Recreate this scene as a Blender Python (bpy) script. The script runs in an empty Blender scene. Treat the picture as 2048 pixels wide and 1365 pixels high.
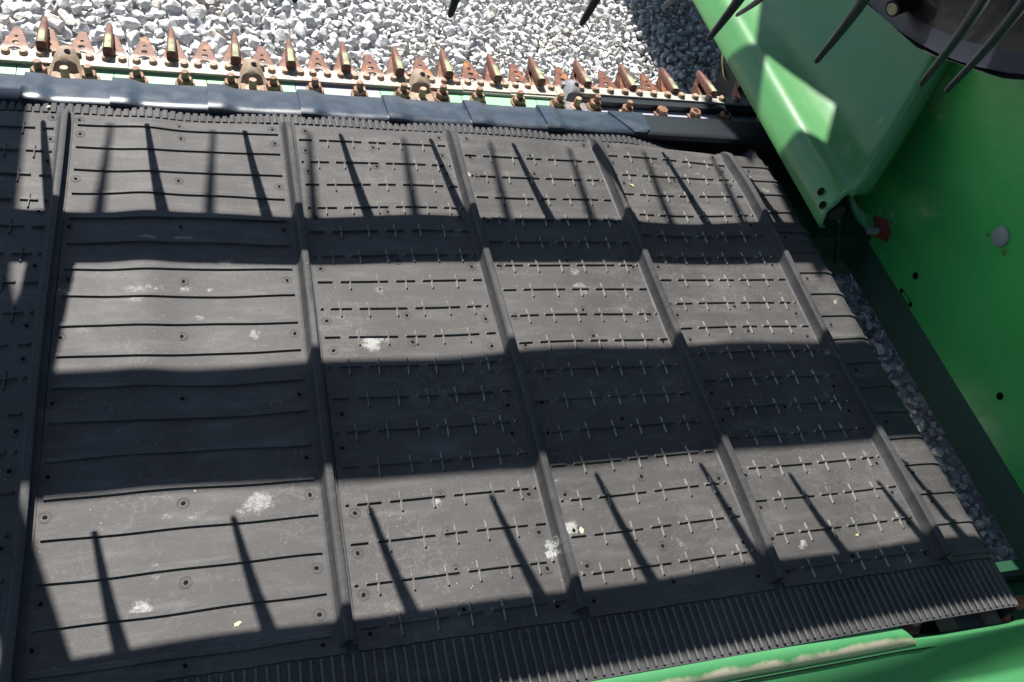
import bpy, bmesh, math, random
from mathutils import Vector, Matrix, noise as mnoise

sc = bpy.context.scene
COL = sc.collection
R = random.Random(7)
PI = math.pi

# ------------------------------------------------------------------ camera, sky, sun, exposure
CC = Vector((-0.1329979853215968, -1.1532715645426208, 0.970375073925825))
RM = Matrix(((0.9431463296629539, -0.22188856359141068, 0.2474681114621423),
             (-0.03031117516492919, -0.7988548052017337, -0.6007597130852084),
             (0.33099279977579543, 0.5591032691314203, -0.7601626805777428)))
FPX = 1725.9712619195889
cam = bpy.data.objects.new('camera', bpy.data.cameras.new('camera'))
COL.objects.link(cam)
rx, ry, rz = (Vector(r) for r in RM)
cm = Matrix((rx, -ry, -rz)).transposed().to_4x4()
cm.translation = CC
cam.matrix_world = cm
cam.data.sensor_width = 36
cam.data.lens = FPX / 2048 * 36
cam.data.clip_start = 0.01
cam.data.clip_end = 200
sc.camera = cam

SUNDIR = Vector((-0.19, 0.66, 1)).normalized()      # towards the sun
w = bpy.data.worlds.new("World")
sc.world = w
w.use_nodes = True
nt = w.node_tree
sky = nt.nodes.new('ShaderNodeTexSky')
sky.sky_type = 'NISHITA'
sky.sun_disc = False
sky.sun_elevation = math.asin(SUNDIR.z)
sky.sun_rotation = math.atan2(SUNDIR.x, SUNDIR.y)
sky.air_density = 1.0
sky.dust_density = 0.6
sky.ozone_density = 1.5
bg = nt.nodes['Background']
bg.inputs[1].default_value = 0.070
nt.links.new(sky.outputs[0], bg.inputs[0])
sun = bpy.data.objects.new('sun', bpy.data.lights.new('sun', 'SUN'))
COL.objects.link(sun)
sun.data.energy = 5.0
sun.data.angle = math.radians(0.53)
sun.data.color = (1.0, 0.965, 0.91)
sun.rotation_euler = SUNDIR.to_track_quat('Z', 'Y').to_euler()
sc.view_settings.view_transform = 'Standard'
sc.view_settings.look = 'None'
sc.view_settings.gamma = 1
sc.view_settings.use_curve_mapping = False
sc.view_settings.exposure = 1.18


# ------------------------------------------------------------------ measuring: where a point of the place lies
def ray(x, y):
    return RM.transposed() @ Vector(((x - 1024) / FPX, (y - 682.5) / FPX, 1))


def atz(x, y, z):
    d = ray(x, y)
    return CC + d * ((z - CC.z) / d.z)


def atx(x, y, X):
    d = ray(x, y)
    return CC + d * ((X - CC.x) / d.x)


def pj(P):
    q = RM @ (Vector(P) - CC)
    if q.z < 0.05:
        return (-9999, -9999)
    return (1024 + FPX * q.x / q.z, 682.5 + FPX * q.y / q.z)


def sm(a, b, x):
    t = max(0.0, min(1.0, (x - a) / (b - a)))
    return t * t * (3 - 2 * t)


# ------------------------------------------------------------------ materials
def mat(name, base, rough=0.6, metal=0.0, spec=0.5, coat=0.0):
    m = bpy.data.materials.new(name)
    m.use_nodes = True
    b = m.node_tree.nodes['Principled BSDF']
    b.inputs['Base Color'].default_value = (*base, 1)
    b.inputs['Roughness'].default_value = rough
    b.inputs['Metallic'].default_value = metal
    b.inputs['Specular IOR Level'].default_value = spec
    b.inputs['Coat Weight'].default_value = coat
    return m


class NB:
    """small node-building helper for one material"""
    def __init__(s, m):
        s.m = m
        s.t = m.node_tree
        s.b = s.t.nodes['Principled BSDF']
        s.pos = s.t.nodes.new('ShaderNodeNewGeometry').outputs['Position']

    def L(s, a, b):
        s.t.links.new(a, b)

    def put(s, sock, v):
        if isinstance(v, (int, float)):
            sock.default_value = v
        elif isinstance(v, (tuple, list, Vector)):
            n = len(sock.default_value)
            v = tuple(v)
            sock.default_value = v if len(v) == n else (*v, 1)
        else:
            s.L(v, sock)

    def math(s, op, a, b=0.0, c=None, clamp=False):
        n = s.t.nodes.new('ShaderNodeMath')
        n.operation = op
        n.use_clamp = clamp
        s.put(n.inputs[0], a)
        s.put(n.inputs[1], b)
        if c is not None:
            s.put(n.inputs[2], c)
        return n.outputs[0]

    def noise(s, scale, detail=4, rough=0.6, vec=None, dist=0.0):
        n = s.t.nodes.new('ShaderNodeTexNoise')
        n.inputs['Scale'].default_value = scale
        n.inputs['Detail'].default_value = detail
        n.inputs['Roughness'].default_value = rough
        n.inputs['Distortion'].default_value = dist
        s.L(vec or s.pos, n.inputs['Vector'])
        return n.outputs['Fac']

    def vscale(s, v, vec=None):
        n = s.t.nodes.new('ShaderNodeVectorMath')
        n.operation = 'MULTIPLY'
        s.L(vec or s.pos, n.inputs[0])
        n.inputs[1].default_value = v
        return n.outputs[0]

    def dist(s, c):
        n = s.t.nodes.new('ShaderNodeVectorMath')
        n.operation = 'DISTANCE'
        s.L(s.pos, n.inputs[0])
        n.inputs[1].default_value = tuple(c)
        return n.outputs['Value']

    def ss(s, v, a, b, lo=0.0, hi=1.0):
        n = s.t.nodes.new('ShaderNodeMapRange')
        n.interpolation_type = 'SMOOTHSTEP'
        s.put(n.inputs[0], v)
        n.inputs[1].default_value = a
        n.inputs[2].default_value = b
        n.inputs[3].default_value = lo
        n.inputs[4].default_value = hi
        return n.outputs[0]

    def mix(s, f, a, b):
        n = s.t.nodes.new('ShaderNodeMix')
        n.data_type = 'RGBA'
        s.put(n.inputs[0], f)
        s.put(n.inputs[6], a)
        s.put(n.inputs[7], b)
        return n.outputs[2]

    def bump(s, h, strength, dist=0.002):
        n = s.t.nodes.new('ShaderNodeBump')
        n.inputs['Strength'].default_value = strength
        n.inputs['Distance'].default_value = dist
        s.L(h, n.inputs['Height'])
        s.L(n.outputs[0], s.b.inputs['Normal'])

    def col(s, c):
        s.put(s.b.inputs['Base Color'], c)

    def rough(s, v):
        s.put(s.b.inputs['Roughness'], v)

    def xyz(s):
        n = s.t.nodes.new('ShaderNodeSeparateXYZ')
        s.L(s.pos, n.inputs[0])
        return n.outputs

    def nz(s):
        n = s.t.nodes.new('ShaderNodeNewGeometry')
        q = s.t.nodes.new('ShaderNodeSeparateXYZ')
        s.L(n.outputs['Normal'], q.inputs[0])
        return q.outputs

    def rnd(s):
        return s.t.nodes.new('ShaderNodeObjectInfo').outputs['Random']


# rubber of the belt, dusty, with droppings and scuffs
STAINS = [  # px, py, radius, strength
    (745, 683, .019, 1.0), (770, 672, .011, .9), (507, 664, .014, .55), (520, 1002, .022, .55), (497, 1010, .012, .6),
    (1105, 1085, .013, .9), (1128, 1050, .014, .8), (1146, 1050, .016, 1.0), (1150, 1085, .010, .7), (1104, 1106, .009, 1.0),
    (1676, 690, .010, 1.0), (1652, 705, .010, .5), (1655, 778, .014, .45), (1657, 745, .010, .4), (284, 1215, .016, .6), (312, 1142, .012, .55),
    (870, 998, .012, .6), (935, 345, .009, 1.0), (928, 365, .007, .7), (1165, 575, .018, .4), (1150, 540, .013, .35),
    (1398, 342, .008, .8), (1393, 330, .006, .7), (1415, 375, .006, .7), (1507, 352, .005, .8), (1740, 690, .014, .4),
    (1752, 706, .008, .8), (1672, 600, .007, .8), (760, 575, .016, .35), (1365, 1082, .010, .4), (1610, 1085, .009, .6),
    (1048, 900, .009, .9), (1040, 925, .006, .8), (1112, 955, .010, .5), (965, 740, .008, .45), (120, 580, .012, .55),
    (1480, 970, .011, .3), (1390, 400, .010, .3), (270, 590, .018, .3), (170, 655, .02, .22), (1535, 380, .010, .35)]


def belt_mat(name, base, dusty=1.0, stains=True):
    m = mat(name, base, 0.60, spec=0.20)
    n = NB(m)
    big = n.noise(7, 5, 0.6)
    fine = n.noise(160, 4, 0.7)
    xs = n.noise(30, 5, 0.65, n.vscale((0.35, 1.6, 1)))
    c = n.mix(n.ss(big, .3, .75), [x * .80 for x in base], [x * 1.25 for x in base])
    c = n.mix(n.math('MULTIPLY', n.ss(xs, .45, .78), .34 * dusty), c, (.150, .141, .130))
    c = n.mix(n.math('MULTIPLY', n.ss(fine, .52, .78), .34 * dusty), c, (.14, .130, .118))
    ff = n.noise(900, 3, .7)
    c = n.mix(n.ss(ff, .58, .8, 0, .35), c, (.20, .19, .17))
    wl = n.noise(16, 6, .75, n.vscale((1, 1, 1)), 1.2)
    tide = n.math('ABSOLUTE', n.math('SUBTRACT', wl, .54))
    c = n.mix(n.math('MULTIPLY', n.ss(tide, 0, .010, 1, 0), n.ss(n.noise(5, 2), .46, .62, 0, .30 * dusty)), c, (.26, .25, .23))
    c = n.mix(n.ss(n.noise(3.2, 4, .6), .42, .7, 0, .35), c, [x * .62 for x in base])
    # specks
    v = n.t.nodes.new('ShaderNodeTexVoronoi')
    v.inputs['Scale'].default_value = 120
    n.L(n.pos, v.inputs['Vector'])
    spk = n.math('MULTIPLY', n.ss(v.outputs['Distance'], .05, .13, 1, 0), n.ss(n.noise(11, 4), .52, .68))
    c = n.mix(n.math('MULTIPLY', spk, .6), c, (.42, .40, .36))
    if stains:
        gr = n.noise(230, 5, 0.75, None, .6)
        wob = n.math('MULTIPLY', n.math('SUBTRACT', n.noise(55, 4, .7), .5), .034)
        tot = None
        for (x, y, r, s) in STAINS:
            p = atz(x, y, .004)
            d = n.math('ADD', n.dist(p), wob)
            f = n.math('MULTIPLY', n.ss(d, r * .30, r * 1.25, 1, 0), .30 + .50 * s)
            tot = f if tot is None else n.math('MAXIMUM', tot, f)
        # pale tide marks along the lapped strips of the second panel
        X = n.xyz()
        for (yy, hh) in ((-.292, .014), (-.341, .016), (-.39, .012), (-.245, .01), (-.685, .014)):
            fy = n.ss(n.math('ABSOLUTE', n.math('SUBTRACT', X[1], yy + .008)), 0.0, hh, 1, 0)
            fx = n.math('MULTIPLY', n.ss(X[0], -.30, -.20), n.ss(X[0], -.13, -.02, 1, 0))
            f = n.math('MULTIPLY', n.math('MULTIPLY', fy, fx), n.ss(n.noise(26, 4, .6), .38, .66, 0, .62))
            tot = n.math('MAXIMUM', tot, f)
        th = n.math('SUBTRACT', n.math('ADD', tot, gr), .93)
        gr2 = n.noise(700, 3, .7)
        c = n.mix(n.math('MULTIPLY', n.ss(th, -.14, .36, 0, .9), n.ss(gr2, .30, .62, .2, 1)), c, (.34, .34, .32))
    n.col(c)
    n.rough(n.ss(big, .3, .8, .52, .72))
    n.bump(n.noise(420, 3, .6), .22, .0012)
    return m


M = {}
M['belt'] = belt_mat('belt_rubber', (.0495, .0468, .0458))
M['cleat'] = belt_mat('cleat_rubber', (.038, .0375, .039), .6)
M['lug'] = belt_mat('lug_rubber', (.038, .0385, .041), .7, False)
M['rib'] = belt_mat('dusty_rubber_lit_flanks', (.048, .0465, .046), 1.1, False)
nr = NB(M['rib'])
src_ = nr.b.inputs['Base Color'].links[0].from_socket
nr.col(nr.mix(n_ := nr.math('MULTIPLY', nr.math('MAXIMUM', nr.ss(nr.nz()[1], .12, .5), nr.ss(nr.nz()[0], -.5, -.12, 1, 0)), nr.ss(nr.noise(38, 4, .65), .3, .6, .35, 1)), src_, (.33, .31, .26)))   # dust tint doubling as painted sunlight on front and left rib flanks
M['groove'] = belt_mat('dusty_rubber', (.072, .071, .068), 1.0, False)
M['shade_green'] = mat('shade_darkened_frame_green', (.008, .045, .022), .5)  # frame green darkened in the colour itself to stand in for deep shade
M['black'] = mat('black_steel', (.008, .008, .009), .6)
M['dark'] = mat('dark_hollow', (.006, .006, .006), .9, spec=.1)


def paint(name, base, rough=.32, dirt=.25, spec=.5):
    m = mat(name, base, rough, spec=spec, coat=.15)
    n = NB(m)
    big = n.noise(5, 4, .6)
    c = n.mix(n.ss(big, .3, .75, 0, .5), base, [x * 1.18 + .004 for x in base])
    sp = n.noise(140, 5, .75)
    c = n.mix(n.ss(sp, .68, .78, 0, dirt), c, (.25, .24, .2))
    scr = n.noise(40, 5, .7, n.vscale((.25, 6, .25)))
    c = n.mix(n.ss(scr, .70, .8, 0, dirt * .8), c, (.3, .36, .28))
    n.col(c)
    n.rough(n.ss(n.noise(18, 4), .3, .8, rough * .85, rough * 1.35))
    n.bump(n.noise(300, 2, .5), .05, .001)
    return m


M['green'] = paint('green_paint', (.028, .150, .050), .33)
M['hood'] = paint('hood_green_paint', (.054, .178, .056), .45, .25, .2)

def scuffs(m, spots, col, thr=.55, grain=120):
    n = NB(m)
    src = n.b.inputs['Base Color'].links[0].from_socket
    tot = None
    for (p, r) in spots:
        f = n.ss(n.dist(p), r * .2, r, 1, 0)
        tot = f if tot is None else n.math('MAXIMUM', tot, f)
    g = n.noise(grain, 5, .75)
    n.col(n.mix(n.ss(n.math('MULTIPLY', tot, n.ss(g, .3, .7, .3, 1)), thr - .2, thr + .15, 0, .8), src, col))


M['hood'].node_tree.nodes['Principled BSDF'].inputs['Coat Weight'].default_value = .45
M['hood'].node_tree.nodes['Principled BSDF'].inputs['Coat Roughness'].default_value = .16
M['wall'] = paint('end_sheet_green_paint', (.050, .37, .082), .30, .25)
scuffs(M['hood'], [(atx(px, py, 1.06), r) for (px, py, r) in ((1850, 150, .02), (1820, 180, .028), (1795, 205, .026), (1765, 225, .02), (1745, 260, .012), (1690, 330, .01), (1560, 70, .012))], (.05, .045, .05))
scuffs(M['wall'], [(atx(px, py, 1.18), r) for (px, py, r) in ((1768, 445, .016), (1785, 430, .014), (1760, 425, .010), (1775, 470, .012), (1790, 445, .008))], (.30, .46, .30), .5, 220)
scuffs(M['wall'], [(atx(px, py, 1.18), r) for (px, py, r) in ((1768, 500, .006), (1990, 930, .012), (1935, 845, .008), (2008, 505, .012), (1975, 470, .008), (2020, 1000, .014), (1900, 790, .006), (1700, 430, .02))], (.12, .06, .03), .55, 200)
M['beam'] = paint('rear_beam_green_paint', (.045, .185, .070), .42, .5)
M['barplate'] = paint('pale_green_plate', (.20, .44, .24), .5, .3)
M['barplate_grey'] = paint('blue_grey_plate', (.28, .29, .34), .5, .3)


def dusty_beam():
    m = paint('dusty_beam_paint', (.050, .205, .076), .45, .5)
    n = NB(m)
    src = n.b.inputs['Base Color'].links[0].from_socket
    y = n.xyz()[1]
    f = n.math('ADD', n.ss(y, -.950, -.931, 1, .1), n.math('MULTIPLY', n.math('SUBTRACT', n.noise(14, 5, .7), .5), 1.6))
    n.col(n.mix(n.ss(f, .50, .95, 0, .9), src, (.52, .42, .33)))
    return m


def seal_mat():
    m = mat('blue_black_poly', (.022, .030, .042), .33, spec=.6)
    n = NB(m)
    f = n.noise(60, 5, .7, n.vscale((.5, 1, 1)))
    n.col(n.mix(n.ss(f, .35, .8), (.008, .015, .026), (.022, .034, .052)))
    n.rough(n.ss(n.noise(25, 4), .3, .8, .30, .50))
    n.bump(n.noise(260, 3, .6), .12, .0012)
    return m


M['beamtube'] = dusty_beam()
M['seal'] = seal_mat()
M['sealblack'] = mat('black_plate_paint', (.007, .009, .013), .42, spec=.45)


def rust_mat(name, base, other, light=None, rough=.75):
    m = mat(name, base, rough, .0, .3)
    n = NB(m)
    f = n.noise(90, 6, .72)
    g = n.noise(420, 4, .7)
    c = n.mix(n.ss(f, .35, .68), base, other)
    c = n.mix(n.ss(g, .55, .75, 0, .5), c, [x * .35 for x in base])
    if light:
        c = n.mix(n.ss(n.noise(55, 5, .7), .55, .72, 0, .8), c, light)
    n.col(c)
    n.bump(g, .35, .0015)
    return m


M['rust'] = rust_mat('rusty_steel', (.23, .085, .045), (.36, .17, .10))
M['nut'] = rust_mat('worn_rusty_nut', (.14, .062, .036), (.26, .16, .10), (.36, .31, .23), .6)
M['rivethead'] = rust_mat('knife_bolt_steel', (.24, .135, .085), (.38, .29, .20), (.46, .41, .31), .55)
M['clip'] = rust_mat('cast_hold_down', (.21, .155, .11), (.28, .215, .16), (.34, .30, .24), .65)
M['clipdark'] = rust_mat('dark_cast_hold_down', (.13, .13, .14), (.2, .2, .21), (.26, .26, .27), .6)
M['steel'] = mat('dull_zinc', (.20, .21, .22), .5, .5)
M['boltgrey'] = mat('grey_bolt_paint', (.20, .235, .22), .5)


def knife_mat():
    m = mat('knife_section_steel', (.5, .48, .42), .55, .0, .4)
    n = NB(m)
    y = n.xyz()[1]
    nn = n.noise(70, 5, .7)
    yy = n.math('ADD', y, n.math('MULTIPLY', n.math('SUBTRACT', nn, .5), .030))
    f = n.noise(120, 5, .7)
    pol = n.mix(n.ss(f, .3, .7), (.42, .40, .35), (.30, .25, .19))
    rust = n.mix(n.ss(f, .38, .66), (.085, .026, .011), (.165, .058, .028))
    rust = n.mix(n.ss(n.noise(30, 3), .55, .7, 0, .8), rust, (.33, .115, .020))
    n.col(n.mix(n.ss(yy, .226, .242), pol, rust))
    n.bump(n.noise(400, 3, .6), .3, .001)
    return m


M['knife'] = knife_mat()
M['knifebar'] = rust_mat('knife_head_bar_steel', (.30, .30, .26), (.40, .38, .32), (.46, .46, .4), .5)


def guard_mat():
    m = mat('rusty_guard', (.2, .1, .08), .6, 0, .4)
    n = NB(m)
    X = n.xyz()
    f = n.noise(110, 6, .72)
    rust = n.mix(n.ss(f, .35, .68), (.085, .033, .022), (.16, .068, .044))
    rub = n.math('MULTIPLY', n.ss(n.math('ADD', X[1], n.math('MULTIPLY', f, .02)), .262, .284, 1, 0), n.ss(n.nz()[2], .80, .93))
    n.col(n.mix(n.math('MULTIPLY', rub, n.ss(n.noise(40, 3), .35, .6, .35, 1)), rust, (.27, .33, .18)))
    n.bump(n.noise(500, 3, .6), .3, .001)
    return m


M['guard'] = guard_mat()


def stone_mat():
    m = mat('crushed_limestone', (.5, .49, .48), .85, 0, .3)
    n = NB(m)
    r = n.rnd()
    f = n.noise(60, 6, .7)
    g = n.noise(260, 4, .7)
    c = n.mix(n.ss(f, .3, .7), (.42, .42, .43), (.66, .655, .64))
    v = n.t.nodes.new('ShaderNodeTexVoronoi')
    v.inputs['Scale'].default_value = 26
    n.L(n.pos, v.inputs['Vector'])
    q = n.t.nodes.new('ShaderNodeSeparateXYZ')
    n.L(v.outputs['Color'], q.inputs[0])
    c = n.mix(n.ss(q.outputs[0], .72, .95, 0, .5), c, (.36, .375, .40))
    c = n.mix(n.ss(q.outputs[1], .8, .95, 0, .6), c, (.50, .45, .38))
    c = n.mix(n.ss(g, .56, .72, 0, .5), c, (.33, .33, .34))
    c = n.mix(n.ss(r, .85, 1, 0, .4), c, (.42, .43, .45))
    n.col(c)
    n.bump(n.math('ADD', f, n.math('MULTIPLY', g, .5)), .55, .006)
    return m


M['stone'] = stone_mat()


def ground_mat():
    m = mat('gravel_bed', (.3, .3, .3), .9, 0, .2)
    n = NB(m)
    v = n.t.nodes.new('ShaderNodeTexVoronoi')
    v.inputs['Scale'].default_value = 26
    n.L(n.pos, v.inputs['Vector'])
    q = n.t.nodes.new('ShaderNodeSeparateXYZ')
    n.L(v.outputs['Color'], q.inputs[0])
    n.col(n.mix(q.outputs[0], (.40, .40, .41), (.64, .635, .62)))
    n.bump(n.math('SUBTRACT', 1.0, v.outputs['Distance']), 1.0, .03)
    return m


M['ground'] = ground_mat()


def wear_mat():
    m = mat('rusty_roller', (.1, .06, .05), .6)
    n = NB(m)
    n.col(n.mix(n.ss(n.noise(45, 5, .7), .4, .65), (.055, .05, .05), (.20, .085, .05)))
    return m


M['roller'] = wear_mat()
M['redrust'] = rust_mat('red_worn_bracket', (.10, .016, .013), (.16, .028, .02))
M['chip'] = rust_mat('dry_wood', (.50, .36, .20), (.62, .50, .32))
M['tine'] = mat('tine_plastic', (.012, .016, .017), .36, spec=.5)
M['disc'] = paint('black_disc_paint', (.0045, .0044, .005), .5, .02, .22)
M['disclip'] = mat('disc_lip_paint', (.010, .011, .019), .42, spec=.35)
M['strip'] = mat('yellow_edge_strip', (.42, .40, .12), .5)
M['brass'] = rust_mat('dirty_bolt_end', (.30, .24, .14), (.40, .34, .22))


# ------------------------------------------------------------------ geometry helpers
class MB:
    def __init__(s):
        s.v = []
        s.f = []

    def add(s, vs, fs):
        o = len(s.v)
        s.v += [tuple(p) for p in vs]
        s.f += [tuple(i + o for i in f) for f in fs]

    def box(s, x0, x1, y0, y1, z0, z1):
        s.add([(x, y, z) for x in (x0, x1) for y in (y0, y1) for z in (z0, z1)],
              [(0, 1, 3, 2), (4, 6, 7, 5), (0, 4, 5, 1), (2, 3, 7, 6), (0, 2, 6, 4), (1, 5, 7, 3)])

    def loft(s, rings, close=True, cap=True):
        n = len(rings[0])
        vs = [p for r in rings for p in r]
        fs = []
        for i in range(len(rings) - 1):
            for j in range(n if close else n - 1):
                k = (j + 1) % n
                fs.append((i * n + j, i * n + k, (i + 1) * n + k, (i + 1) * n + j))
        if cap and close:
            fs.append(tuple(reversed(range(n))))
            fs.append(tuple((len(rings) - 1) * n + j for j in range(n)))
        s.add(vs, fs)

    def tube(s, pts, rads, n=10, cap=True):
        pts = [Vector(p) for p in pts]
        if not isinstance(rads, (list, tuple)):
            rads = [rads] * len(pts)
        rings = []
        t0 = (pts[1] - pts[0]).normalized()
        up = Vector((0, 0, 1)) if abs(t0.z) < .9 else Vector((0, 1, 0))
        for i, p in enumerate(pts):
            t = (pts[min(i + 1, len(pts) - 1)] - pts[max(i - 1, 0)]).normalized()
            a = t.cross(up).normalized()
            b = a.cross(t).normalized()
            up = b
            rings.append([p + (a * math.cos(2 * PI * k / n) + b * math.sin(2 * PI * k / n)) * rads[i] for k in range(n)])
        s.loft(rings, True, cap)

    def lathe(s, prof, c, axis='z', n=16, cap=True):
        """prof: list of (r, h) along the axis"""
        rings = []
        for (r, h) in prof:
            ring = []
            for k in range(n):
                a = 2 * PI * k / n
                u, v = r * math.cos(a), r * math.sin(a)
                if axis == 'z':
                    ring.append((c[0] + u, c[1] + v, c[2] + h))
                elif axis == 'x':
                    ring.append((c[0] + h, c[1] + u, c[2] + v))
                else:
                    ring.append((c[0] + v, c[1] + h, c[2] + u))
            rings.append(ring)
        s.loft(rings, True, cap)

    def grid(s, fn, nu, nv):
        vs = [fn(i / nu, j / nv) for i in range(nu + 1) for j in range(nv + 1)]
        fs = [(i * (nv + 1) + j, (i + 1) * (nv + 1) + j, (i + 1) * (nv + 1) + j + 1, i * (nv + 1) + j + 1)
              for i in range(nu) for j in range(nv)]
        s.add(vs, fs)

    def mesh(s, name, smooth=None, off=(0, 0, 0), weld=0):
        me = bpy.data.meshes.new(name)
        me.from_pydata([(p[0] - off[0], p[1] - off[1], p[2] - off[2]) for p in s.v], [], s.f)
        bm = bmesh.new()
        bm.from_mesh(me)
        if weld:
            bmesh.ops.remove_doubles(bm, verts=bm.verts, dist=weld)
        bmesh.ops.recalc_face_normals(bm, faces=bm.faces)
        if smooth:
            for e in bm.edges:
                if len(e.link_faces) == 2 and e.calc_face_angle(0) > smooth:
                    e.smooth = False
            for f in bm.faces:
                f.smooth = True
        bm.to_mesh(me)
        bm.free()
        return me


def link(name, me, m, parent=None, loc=None):
    o = bpy.data.objects.new(name, me)
    COL.objects.link(o)
    if m and not me.materials:
        me.materials.append(m)
    if parent:
        o.parent = parent
    if loc is not None:
        o.location = loc
    return o


def wloc(o):
    v = Vector((0, 0, 0))
    while o:
        v += o.location
        o = o.parent
    return v


def part(name, mb, m, parent, smooth=None, weld=0):
    off = wloc(parent) if parent else (0, 0, 0)
    return link(name, mb.mesh(name, smooth, off, weld), m, parent)


def inst(name, me, m, parent, pos, rot=None, scale=None):
    o = link(name, me, m, parent, Vector(pos) - wloc(parent))
    if rot:
        o.rotation_euler = rot
    if scale:
        o.scale = scale
    return o


def thing(name, label, cat, loc=(0, 0, 0), group=None):
    o = bpy.data.objects.new(name, None)
    o.empty_display_size = .1
    COL.objects.link(o)
    o.location = loc
    o['label'] = label
    o['category'] = cat
    if group:
        o['group'] = group
    return o


def tag(o, label, cat, group=None):
    o['label'] = label
    o['category'] = cat
    if group:
        o['group'] = group


def plate_mesh(name, outer, holes, th, bevel=0.0):
    cu = bpy.data.curves.new(name, 'CURVE')
    cu.dimensions = '2D'
    cu.fill_mode = 'BOTH'
    cu.extrude = th / 2
    cu.bevel_depth = bevel
    cu.bevel_resolution = 0
    for pts in [outer] + holes:
        sp = cu.splines.new('POLY')
        sp.points.add(len(pts) - 1)
        for q, p in zip(sp.points, pts):
            q.co = (p[0], p[1], 0, 1)
        sp.use_cyclic_u = True
    tmp = bpy.data.objects.new(name, cu)
    COL.objects.link(tmp)
    dg = bpy.context.evaluated_depsgraph_get()
    me = bpy.data.meshes.new_from_object(tmp.evaluated_get(dg))
    me.name = name
    bpy.data.objects.remove(tmp)
    return me


def ellipse(cx, cy, rx_, ry_, n=16, rev=True):
    p = [(cx + rx_ * math.cos(2 * PI * k / n), cy + ry_ * math.sin(2 * PI * k / n)) for k in range(n)]
    return p[::-1] if rev else p


# ================================================================== ground and gravel
GZ = -0.215
ground = link('ground', None, None) if False else None
mb = MB()
mb.add([(-30, -30, GZ - .045), (30, -30, GZ - .045), (30, 30, GZ - .045), (-30, 30, GZ - .045)], [(0, 1, 2, 3)])
ground = link('ground', mb.mesh('ground'), M['ground'])
ground['kind'] = 'structure'


def stone_mesh(i):
    r = random.Random(100 + i)
    bm = bmesh.new()
    sx, sy, sz = r.uniform(.85, 1.25), r.uniform(.7, 1.0), r.uniform(.5, .8)
    n = r.randint(12, 19)
    for k in range(n):
        v = Vector((r.gauss(0, 1), r.gauss(0, 1), r.gauss(0, 1))).normalized() * r.uniform(.86, 1.06)
        bm.verts.new((v.x * sx * .5, v.y * sy * .5, v.z * sz * .5))
    q = bmesh.ops.convex_hull(bm, input=bm.verts)
    bmesh.ops.delete(bm, geom=[g for g in q['geom_interior'] if isinstance(g, bmesh.types.BMVert)], context='VERTS')
    bmesh.ops.dissolve_limit(bm, angle_limit=.22, verts=bm.verts, edges=bm.edges)
    bmesh.ops.bevel(bm, geom=list(bm.edges), offset=.075, segments=1, affect='EDGES', clamp_overlap=True)
    bmesh.ops.triangulate(bm, faces=bm.faces)
    for f in bm.faces:
        f.smooth = False
    me = bpy.data.meshes.new('stone')
    bm.to_mesh(me)
    bm.free()
    me.materials.append(M['stone'])
    return me


SM = [stone_mesh(i) for i in range(22)]
SD = []
for me in SM:
    SD.append(([v.co.copy() for v in me.vertices], [tuple(p.vertices) for p in me.polygons]))


def poisson(x0, x1, y0, y1, d, seed):
    r = random.Random(seed)
    cell = d / 1.4143
    g = {}
    out = []
    n = int((x1 - x0) * (y1 - y0) / (d * d) * 9)
    for _ in range(n):
        x, y = r.uniform(x0, x1), r.uniform(y0, y1)
        a, b = int(x / cell + 1000), int(y / cell + 1000)
        ok = True
        for i in (-2, -1, 0, 1, 2):
            for j in (-2, -1, 0, 1, 2):
                q = g.get((a + i, b + j))
                if q and (q[0] - x) ** 2 + (q[1] - y) ** 2 < d * d:
                    ok = False
                    break
            if not ok:
                break
        if ok:
            g[(a, b)] = (x, y)
            out.append((x, y))
    return out


cand = []
fill = MB()


def gsize(x):
    return 1.0 - .42 * sm(-.5, .75, x)


def poisson_var(x0, x1, y0, y1, d0, seed):
    r = random.Random(seed)
    cell = d0
    g = {}
    out_ = []
    n_ = int((x1 - x0) * (y1 - y0) / (d0 * d0) * 14)
    for _ in range(n_):
        x, y = r.uniform(x0, x1), r.uniform(y0, y1)
        if -.95 < x < .90 and -1.0 < y < .16:
            continue                                   # under the belt, never seen
        d = d0 * gsize(x)
        a, b = int(x / cell + 1000), int(y / cell + 1000)
        ok = True
        for i_ in (-1, 0, 1):
            for j_ in (-1, 0, 1):
                for q in g.get((a + i_, b + j_), ()):
                    if (q[0] - x) ** 2 + (q[1] - y) ** 2 < d * d:
                        ok = False
                        break
                if not ok:
                    break
            if not ok:
                break
        if ok:
            g.setdefault((a, b), []).append((x, y))
            out_.append((x, y))
    return out_


for layer, (d, zz, s0, s1) in enumerate(((.025, -.024, .026, .042), (.0255, -.006, .022, .046), (.036, .008, .022, .046))):
    for (x, y) in poisson_var(-1.25, 1.85, -1.0, 1.5, d, 40 + layer):
        s = R.uniform(s0, s1) * gsize(x)
        if R.random() < .12:
            s *= 1.25
        z = GZ + zz + R.uniform(-.005, .005)
        rot = Matrix.Rotation(R.uniform(0, 2 * PI), 3, 'Z') @ Matrix.Rotation(R.uniform(-.7, .7), 3, 'X') @ Matrix.Rotation(R.uniform(-.7, .7), 3, 'Y')
        k = R.randrange(len(SM))
        px, py = pj((x, y, z))
        inv = False
        if layer >= 1 and -20 < px < 1470 and -15 < py < 60 + px * .075:
            inv = True
        if layer >= 1 and 1685 < px < 2030 and 520 < py < 1100 and abs((px - 1700) - (py - 540) * .55) < 55:
            inv = True
        cand.append((inv, layer, s, x, y, z, rot, k))
vis = [c for c in cand if c[0]]
vis.sort(key=lambda c: -(c[2] + (.05 if c[1] == 2 else 0)))
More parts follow.
